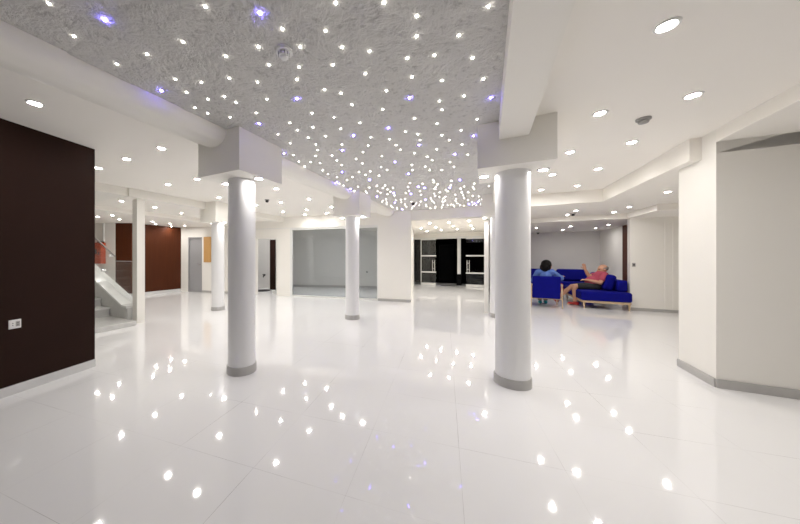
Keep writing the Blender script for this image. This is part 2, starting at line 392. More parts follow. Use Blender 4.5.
# grey door on the far left back wall
dd = pts[202]-pts[188]; dl = dd.length
dr = thing('door_1', None, None, pts[188], math.atan2(dd.y, dd.x)); dr['kind'] = 'structure'; dr['label'] = 'plain grey door left of the honey wood panel'
bm = bmesh.new(); box(bm, .04, dl-.03, .05, .09, .005, 1.94); obj('door_leaf', bm, M['door'], dr, bevel=.003)
bm = bmesh.new(); box(bm, 0, .04, .0, .1, 0, 1.98); box(bm, dl-.03, dl, 0, .1, 0, 1.98); box(bm, .04, dl-.03, 0, .1, 1.94, 1.98); obj('door_frame', bm, M['door'], dr, bevel=.003)
bm = bmesh.new(); tube(bm, (dl-.1, .05, 1.0), (dl-.1, .0, 1.0), .012); tube(bm, (dl-.1, .0, 1.0), (dl-.22, .0, 1.0), .01); obj('door_handle', bm, M['chrome'], dr)
# honey wood panel
w0, w1 = back_line(204.2), back_line(211.2); wd = w1-w0
bm = bmesh.new(); segbox(bm, w0, w1, -.03, 1.08, 1.98)
tag(obj('wall_board', bm, M['oak'], bevel=.004), 'honey coloured wooden board on the wall left of the far column', 'board')

# ------------------------------------------------------------------ entrance doors
UD = 12.72
vl, vr = on_u(414, UD), on_u(488, UD)
def en(p): return on_u(p, UD)
ent = thing('window_2', None, None, W(UD, 0), ROT); ent['kind'] = 'structure'; ent['label'] = 'glazed entrance front with white frame at the end of the hall'
ZD = 2.06
bm = bmesh.new(); box(bm, vl-.08, vl, -.05, .07, 0, ZD+.08); box(bm, vr, vr+.08, -.05, .07, 0, ZD+.08); box(bm, vl, vr, -.05, .07, ZD, ZD+.08)
obj('window_frame', bm, M['frame'], ent, bevel=.004)
bm = bmesh.new(); box(bm, vl-.6, vr+.4, .0, .1, ZD+.08, 2.31); struct('wall_entrance_head', bm, M['wall'], 'white wall strip above the entrance glass', 'wall').location = W(UD, 0); bpy.data.objects['wall_entrance_head'].rotation_euler = (0, 0, ROT)
for a, b in ((vl, en(430)), (en(469), vr)):
    bm = bmesh.new(); box(bm, a, b, .02, .03, 0, ZD); obj('pane', bm, M['glass'], ent)
def glass_leaf(name, va, vb, hv, label):
    t = thing(name, None, None, W(UD-.05, 0), ROT); t['kind'] = 'structure'; t['label'] = label
    bm = bmesh.new(); box(bm, va, vb, -.006, .006, .10, ZD-.02); obj('pane', bm, M['glass'], t)
    bm = bmesh.new(); box(bm, va, vb, -.025, .025, .005, .10); obj('bottom_rail', bm, M['frame'], t, bevel=.003)
    bm = bmesh.new(); box(bm, va, vb, -.02, .02, ZD-.04, ZD); obj('top_rail', bm, M['frame'], t, bevel=.003)
    bm = bmesh.new(); xo = va if hv > (va+vb)/2 else vb-.03; box(bm, xo, xo+.03, -.016, .016, .10, ZD-.04); obj('stile', bm, M['frame'], t)
    for z in (.58, 1.31):
        bm = bmesh.new(); box(bm, va, vb-.0, -.008, .008, z-.028, z+.028); obj('glass_band', bm, M['frame'], t)
    bm = bmesh.new()
    for s in (-.045, .045):
        tube(bm, (hv+s, -.05, .62), (hv+s, -.05, 1.12), .016); 
    for z in (.74, 1.0):
        tube(bm, (hv-.045, -.05, z), (hv+.045, -.05, z), .011); tube(bm, (hv, -.05, z), (hv, 0, z), .011)
    obj('door_handle', bm, M['chrome'], t, smooth='auto')
    return t
glass_leaf('door_2', en(421), en(436.2), en(434), 'left sliding glass entrance door with a steel pull handle')
glass_leaf('door_3', en(466), en(487), en(468.3), 'right sliding glass entrance door with a steel pull handle')
# night darkness outside, put into the colour of near-black walls and ground strip
bm = bmesh.new(); uvbox(bm, 14.6, 14.8, -5.5, 2.0, 0, 3.0); uvbox(bm, UD+.2, 14.8, -4.1, -4.0, 0, 3); uvbox(bm, UD+.2, 14.8, 1.2, 1.3, 0, 3); uvbox(bm, UD+.1, 14.8, -5.5, 2.0, 2.5, 2.7)
struct('wall_lobby', bm, M['black'], 'black night beyond the entrance doors', 'wall')
bm = bmesh.new(); uvbox(bm, 13.9, 14.6, -4.0, 1.2, .0, .012); struct('trim_6', bm, M['black'], 'black ground strip standing in for night outside the entrance', 'trim')
v0, v1 = on_u(457.6, 13.1), on_u(460.6, 13.1)
post = thing('entrance_post', 'slim white post with a black foot beyond the open glass entrance', 'post', W(13.1, (v0+v1)/2), ROT)
bm = bmesh.new(); box(bm, -.07, .07, -.07, .07, .50, 2.49); obj('shaft', bm, M['frame'], post, bevel=.004)
bm = bmesh.new(); box(bm, -.10, .10, -.10, .10, 0, .50); obj('foot', bm, M['nightdoor'], post, bevel=.01)
v0, v1 = on_u(438, 14.4), on_u(453, 14.4)
bm = bmesh.new(); box(bm, v0, v0+.06, -.05, .05, .013, 1.9); box(bm, v1-.06, v1, -.05, .05, .013, 1.9); box(bm, v0+.06, v1-.06, -.05, .05, 1.84, 1.9); box(bm, v0+.06, v1-.06, 0, .03, .013, 1.84)
o = struct('door_4', bm, M['nightdoor'], 'black outer door seen through the open entrance', 'door', bevel=.004); o.location = W(14.5, 0); o.rotation_euler = (0, 0, ROT)
q = on_z(448, 285.8, 0)
bm = bmesh.new(); box(bm, -.30, .30, -.10, .10, 0, .012); o = obj('door_mat', bm, M['dark'], bevel=.004); o.location = q; o.rotation_euler = (0, 0, ROT); tag(o, 'dark door mat in front of the glass entrance', 'mat')

# ------------------------------------------------------------------ columns
def column(u, v, r, zc, half, label):
    p = W(u, v); t = thing('column', label, 'column', p, ROT)
    bm = bmesh.new(); lathe(bm, [(r, 0.0), (r, zc)], 72); obj('shaft', bm, M['column'], t, smooth='auto')
    bm = bmesh.new()
    lathe(bm, [(r+.001, 0), (r+.013, 0), (r+.013, .082), (r+.009, .088), (r+.001, .088)], 72)
    obj('skirting', bm, M['skirt'], t, smooth='auto')
    bm = bmesh.new(); box(bm, -half, half, -half, half, zc, 2.70); obj('capital', bm, M['beam'], t)
    return t, zc, half
COLS = [
    column(3.264, .232, .158, 2.15, .316, 'thick white round column nearest on the right under the box beam'),
    column(2.245, -2.490, .146, 2.15, .312, 'white round column nearest on the left with grey skirting'),
    column(5.155, -2.515, .142, 2.11, .29, 'white round column standing in front of the glass shopfront'),
    column(4.53, -5.83, .142, 2.10, .27, 'white round column farthest left beside the honey wood board'),
    column(6.66, .20, .142, 2.13, .30, 'white round column half hidden behind the nearest right column'),
]
# square white post by the stair
PO = on_z(138.7, 322.5, 0)
t = thing('white_post', 'square white post beside the stair foot', 'post', PO, ROT)
bm = bmesh.new(); box(bm, -.08, .08, -.068, .068, 0, 2.40); obj('shaft', bm, M['wall'], t)

# ------------------------------------------------------------------ ceiling lights
def make_downlight(label, loc, group):
    t = thing('downlight', label, 'downlight', loc, 0, group)
    bm = bmesh.new(); lathe(bm, [(.036, .012), (.036, -.004), (.042, -.009), (.052, -.008), (.056, 0.0), (.056, .012)], 28); 
    bmesh.ops.delete(bm, geom=[f for f in bm.faces if len(f.verts) > 4], context='FACES_ONLY')
    obj('bezel', bm, M['whiteplastic'], t, smooth='auto')
    bm = bmesh.new(); lathe(bm, [(.036, -.001), (.030, -.005), (.015, -.007), (0, -.0075)], 24)
    bmesh.ops.delete(bm, geom=[f for f in bm.faces if len(f.verts) > 4], context='FACES_ONLY')
    obj('lens', bm, M['lens'], t, smooth=True)
    return t
D0 = None
def downlight(loc, label, group):
    global D0
    if D0 is None: D0 = make_downlight(label, loc, group); return D0
    return dup(D0, loc, 0, label, group)
G_R, G_L, G_S, G_Z, G_C, G_E, G_O = ('downlights in the right ceiling', 'downlights in the left ceiling', 'downlights in the soffit by the lounge', 'downlights above the lounge',
    'downlights under the column capitals', 'downlights in front of the entrance', 'downlights over the stair and brown panels')
for px, py, lb in [
    (667, 25, 'lit downlight nearest the top right corner of the picture'),
    (693, 95, 'lit downlight in the right ceiling closest to the right corner block'),
    (600, 113, 'lit downlight in the right ceiling left of the grey flat detector'),
    (632, 142, 'lit downlight just below the grey flat detector'),
    (570, 152, 'lit downlight right beside the capital of the nearest right column'),
    (598, 168.7, 'lit downlight in the right ceiling fifth away from the viewer, before the cream fascia'),
    (552.3, 174.4, 'small lit downlight between the nearest right column and the cream fascia'),
    (577, 185.5, 'small lit downlight in the right ceiling closest to the cream fascia'),
    (541, 189.7, 'small lit downlight peeping out right of the nearest right column shaft')]:
    downlight(on_z(px, py, Z_RIGHT), lb, G_R)
for px, py, lb in [
    (667.5, 191.7, 'lit downlight in the soffit left of the corner block edge'),
    (629, 206.8, 'lit downlight in the soffit above the cream wall'),
    (613.7, 211.9, 'lit downlight in the soffit above the dark brown panel'),
    (576, 210.4, 'lit downlight in the soffit, right one of the pair by the small sensor'),
    (567.4, 214.6, 'lit downlight in the soffit, left one of the pair by the small sensor')]:
    downlight(on_z(px, py, 2.32), lb, G_S)
for px, py, lb in [
    (536.4, 227.8, 'lit lounge downlight leftmost, beside the right column'),
    (562.5, 229.7, 'lit lounge downlight above the raised hand of the person in red'),
    (570.6, 226.3, 'lit lounge downlight second from the left in the front row'),
    (595.9, 228, 'lit lounge downlight nearest the white side wall corner'),
    (608.2, 224.6, 'lit lounge downlight rightmost, next to the dark brown panel')]:
    downlight(on_z(px, py, 2.2), lb, G_Z)
for px, py, lb in [
    (35, 103, 'lit downlight above the dark brown wall, nearest the left edge'),
    (98.4, 167.8, 'lit downlight just right of the end of the dark brown wall'),
    (126.5, 158.8, 'lit downlight in the left ceiling between the brown wall and the coved beam'),
    (161.4, 148, 'lit downlight in the left ceiling nearest the coved beam'),
    (168, 184.4, 'lit downlight in the left ceiling above the white post'),
    (197, 178.8, 'lit downlight at the lower left corner of the nearest left capital'),
    (219, 197.3, 'lit downlight left of the nearest left column shaft'),
    (255.7, 205, 'lit downlight touching the right side of the nearest left column'),
    (276.2, 188.5, 'lit downlight under the right corner of the nearest left capital'),
    (280.8, 202.2, 'lit downlight right of the small ceiling sensor'),
    (309, 198.8, 'brightest lit downlight left of the middle capital'),
    (283, 211.8, 'lit downlight below the small ceiling sensor'),
    (306.4, 209.5, 'lit downlight in the middle of the group before the shopfront'),
    (305, 214.2, 'lit downlight closest to the shopfront, left one'),
    (326.5, 213, 'lit downlight closest to the shopfront, right one'),
    (331.5, 206.8, 'lit downlight at the left edge of the middle capital')]:
    downlight(on_z(px, py, Z_LEFT), lb, G_L)
for px, py, z, lb in [
    (121.3, 200.9, 2.45, 'lit downlight left of the top of the white post'),
    (154.9, 207.3, 2.45, 'lit downlight right of the top of the white post'),
    (181.6, 213, 2.45, 'lit downlight left of the farthest left capital'),
    (97.3, 216.5, 2.35, 'lit downlight beside the brown wall end above the hose cabinet'),
    (112.6, 215.3, 2.35, 'lit downlight above the pipe right of the hose cabinet'),
    (119.5, 219.2, 2.35, 'lit downlight above the narrow red-brown panel'),
    (153, 221.4, 2.35, 'lit downlight above the red-brown wall, front left of four'),
    (156, 224, 2.35, 'lit downlight above the red-brown wall, rear left of four'),
    (169.8, 223.4, 2.35, 'lit downlight above the red-brown wall, front right of four'),
    (171, 226.2, 2.35, 'lit downlight above the red-brown wall, rear right of four'),
    (184.7, 225.6, 2.35, 'lit downlight above the grey door')]:
    downlight(on_z(px, py, z), lb, G_O)
names = ['nearest right column', 'nearest left column', 'middle column before the shopfront', 'farthest left column', 'half hidden column']
for (t, zc, half), nm in zip(COLS, names):
    for s, sd in ((-1, 'left'), (1, 'right')):
        p = t.location + (W(0, s*(half-.055)))
        downlight(Vector((p.x, p.y, zc)), 'lit downlight under the capital of the %s, %s side' % (nm, sd), G_C)
k = 0
rows = ['front row', 'second row', 'third row']
for row, ptsr in enumerate([[(430, 223), (449, 222.2), (468.7, 220.7)], [(421, 228), (436, 227), (453, 226), (471, 225.4)], [(427, 231), (441, 230), (457, 229), (473, 228.4)]]):
    for i, (px, py) in enumerate(ptsr):
        downlight(on_z(px, py, 2.3), 'small lit downlight before the entrance, %s, %s from the left' % (rows[row], ['first', 'second', 'third', 'fourth'][i]), G_E)
# unseen downlights added for illumination, in the right ceiling and the niche soffit
n = 0
for u, v, z in [(.8, 1.2, Z_RIGHT), (-.8, 1.2, Z_RIGHT), (2.2, 1.75, Z_RIGHT), (2.9, 4.3, 2.43), (.3, 3.9, 2.43)]:
    p = W(u, v, z)
    downlight(p, 'unseen ceiling downlight added for light outside the picture frame', 'added downlights beyond the frame')

def fill_panel(loc, rz, L_, D_, mname, label):  # added fill panels, hidden behind lintels, that brighten the side rooms
    t = thing('added_fill_panel', label, 'added fill light', loc, rz)
    bm = bmesh.new(); box(bm, -L_/2-.02, L_/2+.02, -D_/2-.02, D_/2+.02, -.012, .002); obj('frame', bm, M['whiteplastic'], t, bevel=.003)
    bm = bmesh.new(); box(bm, -L_/2, L_/2, -D_/2, D_/2, -.015, -.011); obj('diffuser', bm, M[mname], t)
fill_panel((pts[290]+pts[378])*.5+Vector((.2, .62, 2.5)), math.atan2(gd.y, gd.x), 1.3, .3, 'panel', 'unseen long panel added behind the lintel to brighten the glass-fronted room')
fill_panel(Vector((-3.0, 10.0, 2.449)), 0, .5, .3, 'panel', 'unseen panel added behind the lintel to brighten the small doorway')
# star lights
WS = [(49,3.4),(74,36),(147,54),(117,64),(205.5,6.4),(183,41.5),(226,56),(258.5,46.6),(269,64.6),(175.5,79),(229.3,78),(335.7,2.7),(384,2.3),(282.3,28.7),(325.5,30.5),(300.3,46.6),(342,47),(369.6,51),(299,66.7),(333,64.6),(365.3,73.3),(297,79),(416.8,15.7),(488.5,6),(416.5,36),(458.8,35),(407.3,58),(434.4,55),(472.5,57.7),(412,76.8),(442,80.3),(483.6,78.6),(201.5,82),(257.5,82),(186.6,92),(208,99),(224.4,96.4),(236,102.4),(195,107.4),(207.6,113),(230,117),(256.3,112.7),(267,99),(324.6,89.5),(341,93),(352,104.4),(312,113),(334,117),(289.8,122.7),(360,122.7),(297.4,130),(313,127),(340.6,128.5),(278,134),(325.6,136),(308.4,137.5),(370.7,137),(290,143),(316,144.2),(342,144.2),(368,145.4),(386.4,90.6),(464,95.6),(439.5,100.8),(442,109.4),(382.7,109),(414.4,118),(477,119),(437,123.4),(405.5,131.4),(461,130),(417.9,134),(441.8,135),(389.5,139),(420,139.8),(449,140),(462,144.3),(396,145),(436.8,149),(400.4,149.5),(317.7,150),(363,152),(293.3,154.8),(315.6,155.7),(332,155.3),(381.8,156),(298.8,161.4),(337,160.3),(356,158.8),(310.8,162),(320,163),(362.4,163.4),(341.8,165),(302.6,166.7),(381,167),(387,169.8),(322.7,170),(370.4,171),(359,171.8),(328,174),(365.5,174.8),(379,175.6),(336.8,177),(352.5,177),(347,180),(339,183.5),(343,185.5),(354,190.7),(358,186.6),(414.4,153),(427.3,156.5),(432.4,160),(467.8,154.5),(450,162),(412,164.7),(425.3,166.4),(454,166.7),(412.4,170),(429.6,170),(441.8,169.8)]
BS = [(105,19.5),(260,12.7),(161.4,90.6),(259,123.4),(297,98.5),(353.4,135.3),(409.5,97.5),(490.7,97.5),(388.4,127.7),(419,144.8),(473.5,135.6),(342.3,150),(284,153.4),(395,161.8),(342,172),(369.6,179.7),(349.5,189),(454.8,154),(408.5,173.6),(424.7,187.6),(449.8,187.6),(393.7,193),(411,193.7),(330,183)]
def uv_of(p): return p.x*S_ + p.y*C_, p.x*C_ - p.y*S_
def clamp_star(p):
    u, v = uv_of(p); v = max(-2.33, min(.07, v)); return W(u, v, Z_STAR)
def star_mesh(name, m, r):
    bm = bmesh.new(); lathe(bm, [(r, .006), (r*.92, -r*.45), (r*.62, -r*.85), (r*.25, -r*1.02), (0, -r*1.05)], 12)
    bmesh.ops.delete(bm, geom=[f for f in bm.faces if len(f.verts) > 4], context='FACES_ONLY')
    return obj(name, bm, m, smooth=True)
sw = star_mesh('star_light', M['star_white'], .0076); sb = star_mesh('star_light', M['star_blue'], .0088)
tag(sw, 'tiny white star light set in the rough grey plaster ceiling', 'star light', 'white star lights of the plaster ceiling')
tag(sb, 'tiny blue star light set in the rough grey plaster ceiling', 'star light', 'blue star lights of the plaster ceiling')
spots_w = [clamp_star(on_z(x, y, Z_STAR)) for x, y in WS]
spots_b = [clamp_star(on_z(x, y, Z_STAR)) for x, y in BS]
tries = 0; far = []
while len(far) < 112 and tries < 20000:
    tries += 1
    p = W(random.uniform(4.7, 7.62), random.uniform(-2.28, .03), Z_STAR)
    py = CY - (Z_STAR-CAM_H)*F/p.y
    if py < 178: continue
    if abs(uv_of(p)[0]-5.155) < .32 and uv_of(p)[1] < -2.19: continue
    if min((p-q).length for q in spots_w + spots_b + far) < .12: continue
    far.append(p)
# the plaster slab with its trowelled relief, flat around each star
from mathutils import noise as NZ
bm = bmesh.new(); uvbox(bm, -4.5, 7.8, -2.72, .22, Z_STAR, Z_TOP)
GS = .017; nu, nv = int(7.0/GS), int(2.56/GS)
cells = {}
for p in spots_w + spots_b + far:
    u_, v_ = uv_of(p)
    for a in range(int(u_/.06)-1, int(u_/.06)+2):
        for b in range(int(v_/.06)-1, int(v_/.06)+2): cells.setdefault((a, b), []).append((u_, v_))
grid = []
for i in range(nu+1):
    row = []
    for j in range(nv+1):
        u_, v_ = .75+i*GS, -2.42+j*GS
        q = Vector((u_, v_, .3)); wv = NZ.noise_vector(q*1.6)*.35
        rd = NZ.ridged_multi_fractal((q+wv)*3.1, .9, 2.1, 5, 1.0, 2.0)
        fn = NZ.fractal(q*16, .8, 2.0, 3)
        h = min(1, max(0, (rd-.7)*.42 + fn*.22 + .12))
        for (a, b) in cells.get((int(u_/.06), int(v_/.06)), ()):
            dd_ = math.hypot(u_-a, v_-b)
            if dd_ < .05: h *= max(0, (dd_-.022)/.028)
        if i in (0, nu) or j in (0, nv): h = 0
        row.append(bm.verts.new(W(u_, v_, Z_STAR-.0006-.0135*h)))
    grid.append(row)
for i in range(nu):
    for j in range(nv): bm.faces.new((grid[i][j], grid[i][j+1], grid[i+1][j+1], grid[i+1][j]))
struct('ceiling_centre', bm, M['plaster'], 'rough grey plaster ceiling dotted with tiny star lights', 'ceiling', smooth='auto')
for i, p in enumerate(far):
    (spots_b if i % 12 == 5 else spots_w).append(p)
tries = 0
while tries < 34:                                        # the nearest stars, above the viewer
    tries += 1; p = W(random.uniform(-1.6, 1.12), random.uniform(-2.2, 0), Z_STAR)
    if p.y < 1.22 and min((p-q).length for q in spots_w + spots_b) > .16: spots_w.append(p)
for base, lst in ((sw, spots_w), (sb, spots_b)):
    for i, p in enumerate(lst):
        o = base if i == 0 else base.copy()
        if i: C.objects.link(o)
        o.location = p

# detectors
def detector(loc, r, label, m1='whiteplastic'):
    t = thing('smoke_detector', label, 'smoke detector', loc)
    bm = bmesh.new(); lathe(bm, [(0, .004), (r, .004), (r, -r*.35), (r*.94, -r*.42), (0, -r*.42)], 36); obj('base', bm, M[m1], t, smooth='auto')
    bm = bmesh.new(); lathe(bm, [(r*.60, -r*.40), (r*.66, -r*.62), (r*.60, -r*.80), (0, -r*.80)], 36); obj('louvre', bm, M[m1], t, smooth='auto')
    bm = bmesh.new(); lathe(bm, [(r*.42, -r*.78), (r*.42, -r*1.0), (r*.30, -r*1.1), (0, -r*1.1)], 36); obj('chamber_cap', bm, M[m1], t, smooth='auto')
    bm = bmesh.new()
    for a in range(10):
        an = a*2*PI/10; d = Vector((math.cos(an), math.sin(an), 0)); n_ = Vector((-d.y, d.x, 0))
        prism(bm, [d*r*.58+n_*r*.05, d*r*.58-n_*r*.05, d*r*.69-n_*r*.05, d*r*.69+n_*r*.05], -r*.78, -r*.44)
    obj('louvre_rib', bm, M['greyplastic'], t)
    return t
detector(on_z(284, 50, Z_STAR), .052, 'round white smoke detector on the rough starry ceiling near the top')
t = thing('ceiling_sensor', 'flat grey detector on the right ceiling between downlights', 'ceiling sensor', on_z(643.5, 118.5, Z_RIGHT), ROT)
bm = bmesh.new(); lathe(bm, [(0, .002), (.052, .002), (.052, -.016), (.046, -.02), (0, -.02)], 36); obj('base', bm, M['greyplastic'], t, smooth='auto')
bm = bmesh.new(); lathe(bm, [(.034, -.019), (.038, -.03), (.034, -.042), (0, -.044)], 36); obj('sensing_head', bm, M['greyplastic'], t, smooth='auto')
for px, py, z, lb in [(267, 199.6, Z_LEFT, 'small dark ceiling sensor left of the middle capital'), (573, 213.3, 2.32, 'small grey ceiling sensor in the soffit between two downlights'), (538, 232.5, 2.2, 'small dark ceiling sensor over the lounge beside the right column'), (413, 202.5, Z_STAR, 'small dark sensor on the far end of the starry ceiling')]:
    t = thing('ceiling_sensor', lb, 'ceiling sensor', on_z(px, py, z))
    bm = bmesh.new(); lathe(bm, [(0, .002), (.05, .002), (.05, -.02), (0, -.02)], 28); obj('base', bm, M['greyplastic'], t, smooth='auto')
    bm = bmesh.new(); lathe(bm, [(.032, -.019), (.034, -.05), (.02, -.062), (0, -.064)], 28); obj('sensing_head', bm, M['dark'], t, smooth='auto')

# ------------------------------------------------------------------ stair
st = thing('staircase', 'pale stone stair with a glass balustrade behind the dark brown wall', 'staircase', W(2.2, -5.89), ROT)
# local x = across (v), local y = along (u); steps climb towards -x
def L(v): return v + 5.89
y0, y1 = -.75, .63
bm = bmesh.new(); box(bm, -.97, 0, y0, y1, 0, .085); obj('step', bm, M['stair'], st, bevel=.006)
for k in range(8):
    x1 = -.97 - k*.36; h = .085 + .17*(k+1)
    bm = bmesh.new(); box(bm, x1-.36, x1, y0, y1-.01, max(0, h-.36), h-.03)
    o = obj('step', bm, M['stair'], st, bevel=.004)
    bm = bmesh.new(); box(bm, x1-.36, x1+.02, y0, y1-.005, h-.03, h); obj('nosing', bm, M['stairtop'], o, bevel=.004)
# stringer wall: low plinth then a slope
def side_prism(name, prof, ya, yb, m):
    bm = bmesh.new(); n = len(prof)
    A = [bm.verts.new((x, ya, z)) for x, z in prof]; B = [bm.verts.new((x, yb, z)) for x, z in prof]
    bm.faces.new(A); bm.faces.new(B)
    for i in range(n): bm.faces.new((A[i], A[(i+1) % n], B[(i+1) % n], B[i]))
    return obj(name, bm, m, st)
XE = -.315
side_prism('stringer', [(XE, 0), (XE, .29), (-.50, .31), (-3.4, 1.50), (-3.4, 0)], y1, y1+.26, M['stair'])
side_prism('coping', [(XE, .29), (-.50, .31), (-3.4, 1.50), (-3.4, 1.54), (-.50, .35), (XE, .33)], y1-.02, y1+.28, M['stairtop'])
yg = y1+.15
side_prism('glass_panel', [(XE-.01, .34), (-.50, .36), (-3.3, 1.51), (-3.3, 2.31), (-1.09, 1.29), (-1.09, 1.19), (XE-.01, 1.19)], yg, yg+.012, M['railglass'])
bm = bmesh.new(); tube(bm, (-1.07, yg-.03, 1.30), (-3.3, yg-.03, 2.34), .016); obj('handrail', bm, M['greyplastic'], st, smooth='auto')
bm = bmesh.new(); box(bm, -1.09, XE-.01, yg-.004, yg+.016, 1.187, 1.20); obj('glass_edge', bm, M['chrome'], st)
for x, z in ((-.33, .86), (-1.30, 1.31), (-1.62, .98)):
    bm = bmesh.new(); tube(bm, (x, yg-.035, z), (x, yg+.03, z), .028, n=18); obj('glass_clamp', bm, M['chrome'], st, smooth='auto')

# hose cabinet and its pipe
hc = (Vector(C3)+(Vector(C2_)-Vector(C3))*0)
def on_stairwall(px):
    r = (px-CX)/F; d = Vector(C2_)-Vector(C3); s = (r*C3.y - C3.x)/(d.x - r*d.y); return Vector(C3)+d*s
h0, h1 = on_stairwall(94), on_stairwall(105.8); hd = h1-h0
cab = thing('hose_cabinet', 'orange-red fire hose cabinet on the white wall behind the stair', 'hose cabinet', h0+Vector((0, -.001, 1.06)), math.atan2(hd.y, hd.x))
hl = hd.length
bm = bmesh.new(); box(bm, 0, hl, -.16, 0, 0, .66); obj('body', bm, M['orange'], cab, bevel=.006)
bm = bmesh.new(); box(bm, .02, hl-.02, -.175, -.16, .02, .62); obj('cabinet_door', bm, M['orange'], cab, bevel=.004)
bm = bmesh.new(); box(bm, hl-.07, hl-.045, -.195, -.174, .28, .36); obj('handle', bm, M['dark'], cab, bevel=.003)
bm = bmesh.new(); box(bm, hl*.45, hl*.68, -.178, -.174, .30, .46); obj('window', bm, M['dark'], cab)
bm = bmesh.new(); box(bm, hl-.16, hl-.02, -.13, -.03, .66, .70); obj('valve_box', bm, M['dark'], cab, bevel=.004)
pp = on_stairwall(105.2)
bm = bmesh.new(); tube(bm, (pp.x, pp.y-.05, 1.76), (pp.x, pp.y-.05, 2.34), .03, n=18)
tag(obj('water_pipe', bm, M['whiteplastic'], smooth='auto'), 'white vertical pipe rising from the orange-red hose cabinet', 'pipe')

# socket on the dark brown wall
def on_brown(px):
    r = (px-CX)/F; s = (r*BR0.y - BR0.x)/(bd.x - r*bd.y); return BR0+bd*s
op = on_brown(14.5); oz = CAM_H - (324-CY)*op.y/F
so = thing('wall_socket', 'white socket plate low on the dark brown wall', 'socket', op+Vector((0, 0, oz)), math.atan2(bd.y, bd.x)+0)
bm = bmesh.new(); box(bm, -.042, .042, -.010, 0, -.042, .042); obj('plate', bm, M['whiteplastic'], so, bevel=.004)
for x in (-.017, .017):
    bm = bmesh.new(); box(bm, x-.014, x+.014, -.012, -.0095, -.024, .024); o = obj('socket_face', bm, M['greyplastic'] if x > 0 else M['whiteplastic'], so, bevel=.002)
    for zz in (-.010, .010):
        bm = bmesh.new(); tube(bm, (x, -.0125, zz), (x, -.0115, zz), .004, n=10); obj('pin_hole', bm, M['dark'], o)
# switch on the cream wall, socket in the shop
sp = W(8.9, on_u(633.7, 8.9)); sz = CAM_H-(264.8-CY)*sp.y/F
s2 = thing('light_switch', 'small dark switch near the left edge of the cream wall', 'switch', sp+Vector((0, 0, sz)), ROT)
bm = bmesh.new(); box(bm, -.03, .03, -.01, 0, -.045, .045); obj('plate', bm, M['greyplastic'], s2, bevel=.003)
bm = bmesh.new(); box(bm, -.012, .012, -.016, -.01, -.02, .02); obj('rocker', bm, M['dark'], s2, bevel=.002)
gs = (g1-g0).normalized(); r_ = (367-CX)/F; k_ = (r_*g0.y-g0.x)/(gs.x-r_*gs.y); sp = g0+gs*k_
s3 = thing('wall_socket', 'small socket on the dim wall inside the glass-fronted room', 'socket', sp+Vector((0, 0, CAM_H-(272-CY)*sp.y/F)), math.atan2(gs.y, gs.x))
bm = bmesh.new(); box(bm, -.05, .05, -.012, 0, -.045, .045); obj('plate', bm, M['whiteplastic'], s3, bevel=.004)
bm = bmesh.new(); box(bm, -.028, .028, -.0135, -.0115, -.026, .026); obj('socket_face', bm, M['dark'], s3, bevel=.001)
# slim upright joints of the cream wall cladding
for px in (665.5, 673.5):
    vv = on_u(px, 8.9); bm = bmesh.new(); box(bm, -.012, .012, -.006, .0, .075, 2.195)
    o = struct('trim_%d' % (7 if px < 670 else 8), bm, M['wall'], 'slim upright cover strip on the cream wall', 'trim'); o.location = W(8.9, vv); o.rotation_euler = (0, 0, ROT)

# ------------------------------------------------------------------ lounge furniture
def leg(bm, x, y, z0, z1, r0=.016, r1=.022, sx=0, sy=0): tube(bm, (x+sx, y+sy, z0), (x, y, z1), r0, r1, 14)
# side-on sofa: local x = v, local y = u ; faces -x
SU, SV, SL, SD = 8.68, 2.095, 1.75, .95
sf = thing('sofa', 'royal blue sofa seen from its end with the person in red on it', 'sofa', W(SU, SV), ROT)
bm = bmesh.new(); box(bm, 0, SD, 0, SL, .20, .43); obj('seat', bm, M['blue'], sf, bevel=.045)
bm = bmesh.new(); box(bm, .03, SD-.01, .04, .085, .145, .20); box(bm, .03, SD-.01, SL-.085, SL-.04, .145, .20); box(bm, .03, .08, .085, SL-.085, .145, .20); box(bm, SD-.06, SD-.01, .085, SL-.085, .145, .20)
obj('base_frame', bm, M['pale_wood'], sf, bevel=.006)
for x in (.07, SD-.04):
    for y in (.07, SL-.07):
        bm = bmesh.new(); leg(bm, x, y, 0, .15, .014, .024); obj('leg', bm, M['pale_wood'], sf, smooth='auto')
bm = bmesh.new(); box(bm, SD-.20, SD, .25, SL, .43, .70); obj('backrest', bm, M['blue'], sf, bevel=.04)
for k in range(2):
    bm = bmesh.new(); prism(bm, [(0, 0), (.20, 0), (.20, .66), (0, .66)], 0, .40)
    bmesh.ops.rotate(bm, verts=bm.verts, cent=(0, 0, 0), matrix=Matrix.Rotation(math.radians(14), 3, 'Y'))
    o = obj('back_cushion', bm, M['blue'], sf, bevel=.07); o.location = (SD-.45, .30+k*.70, .465)
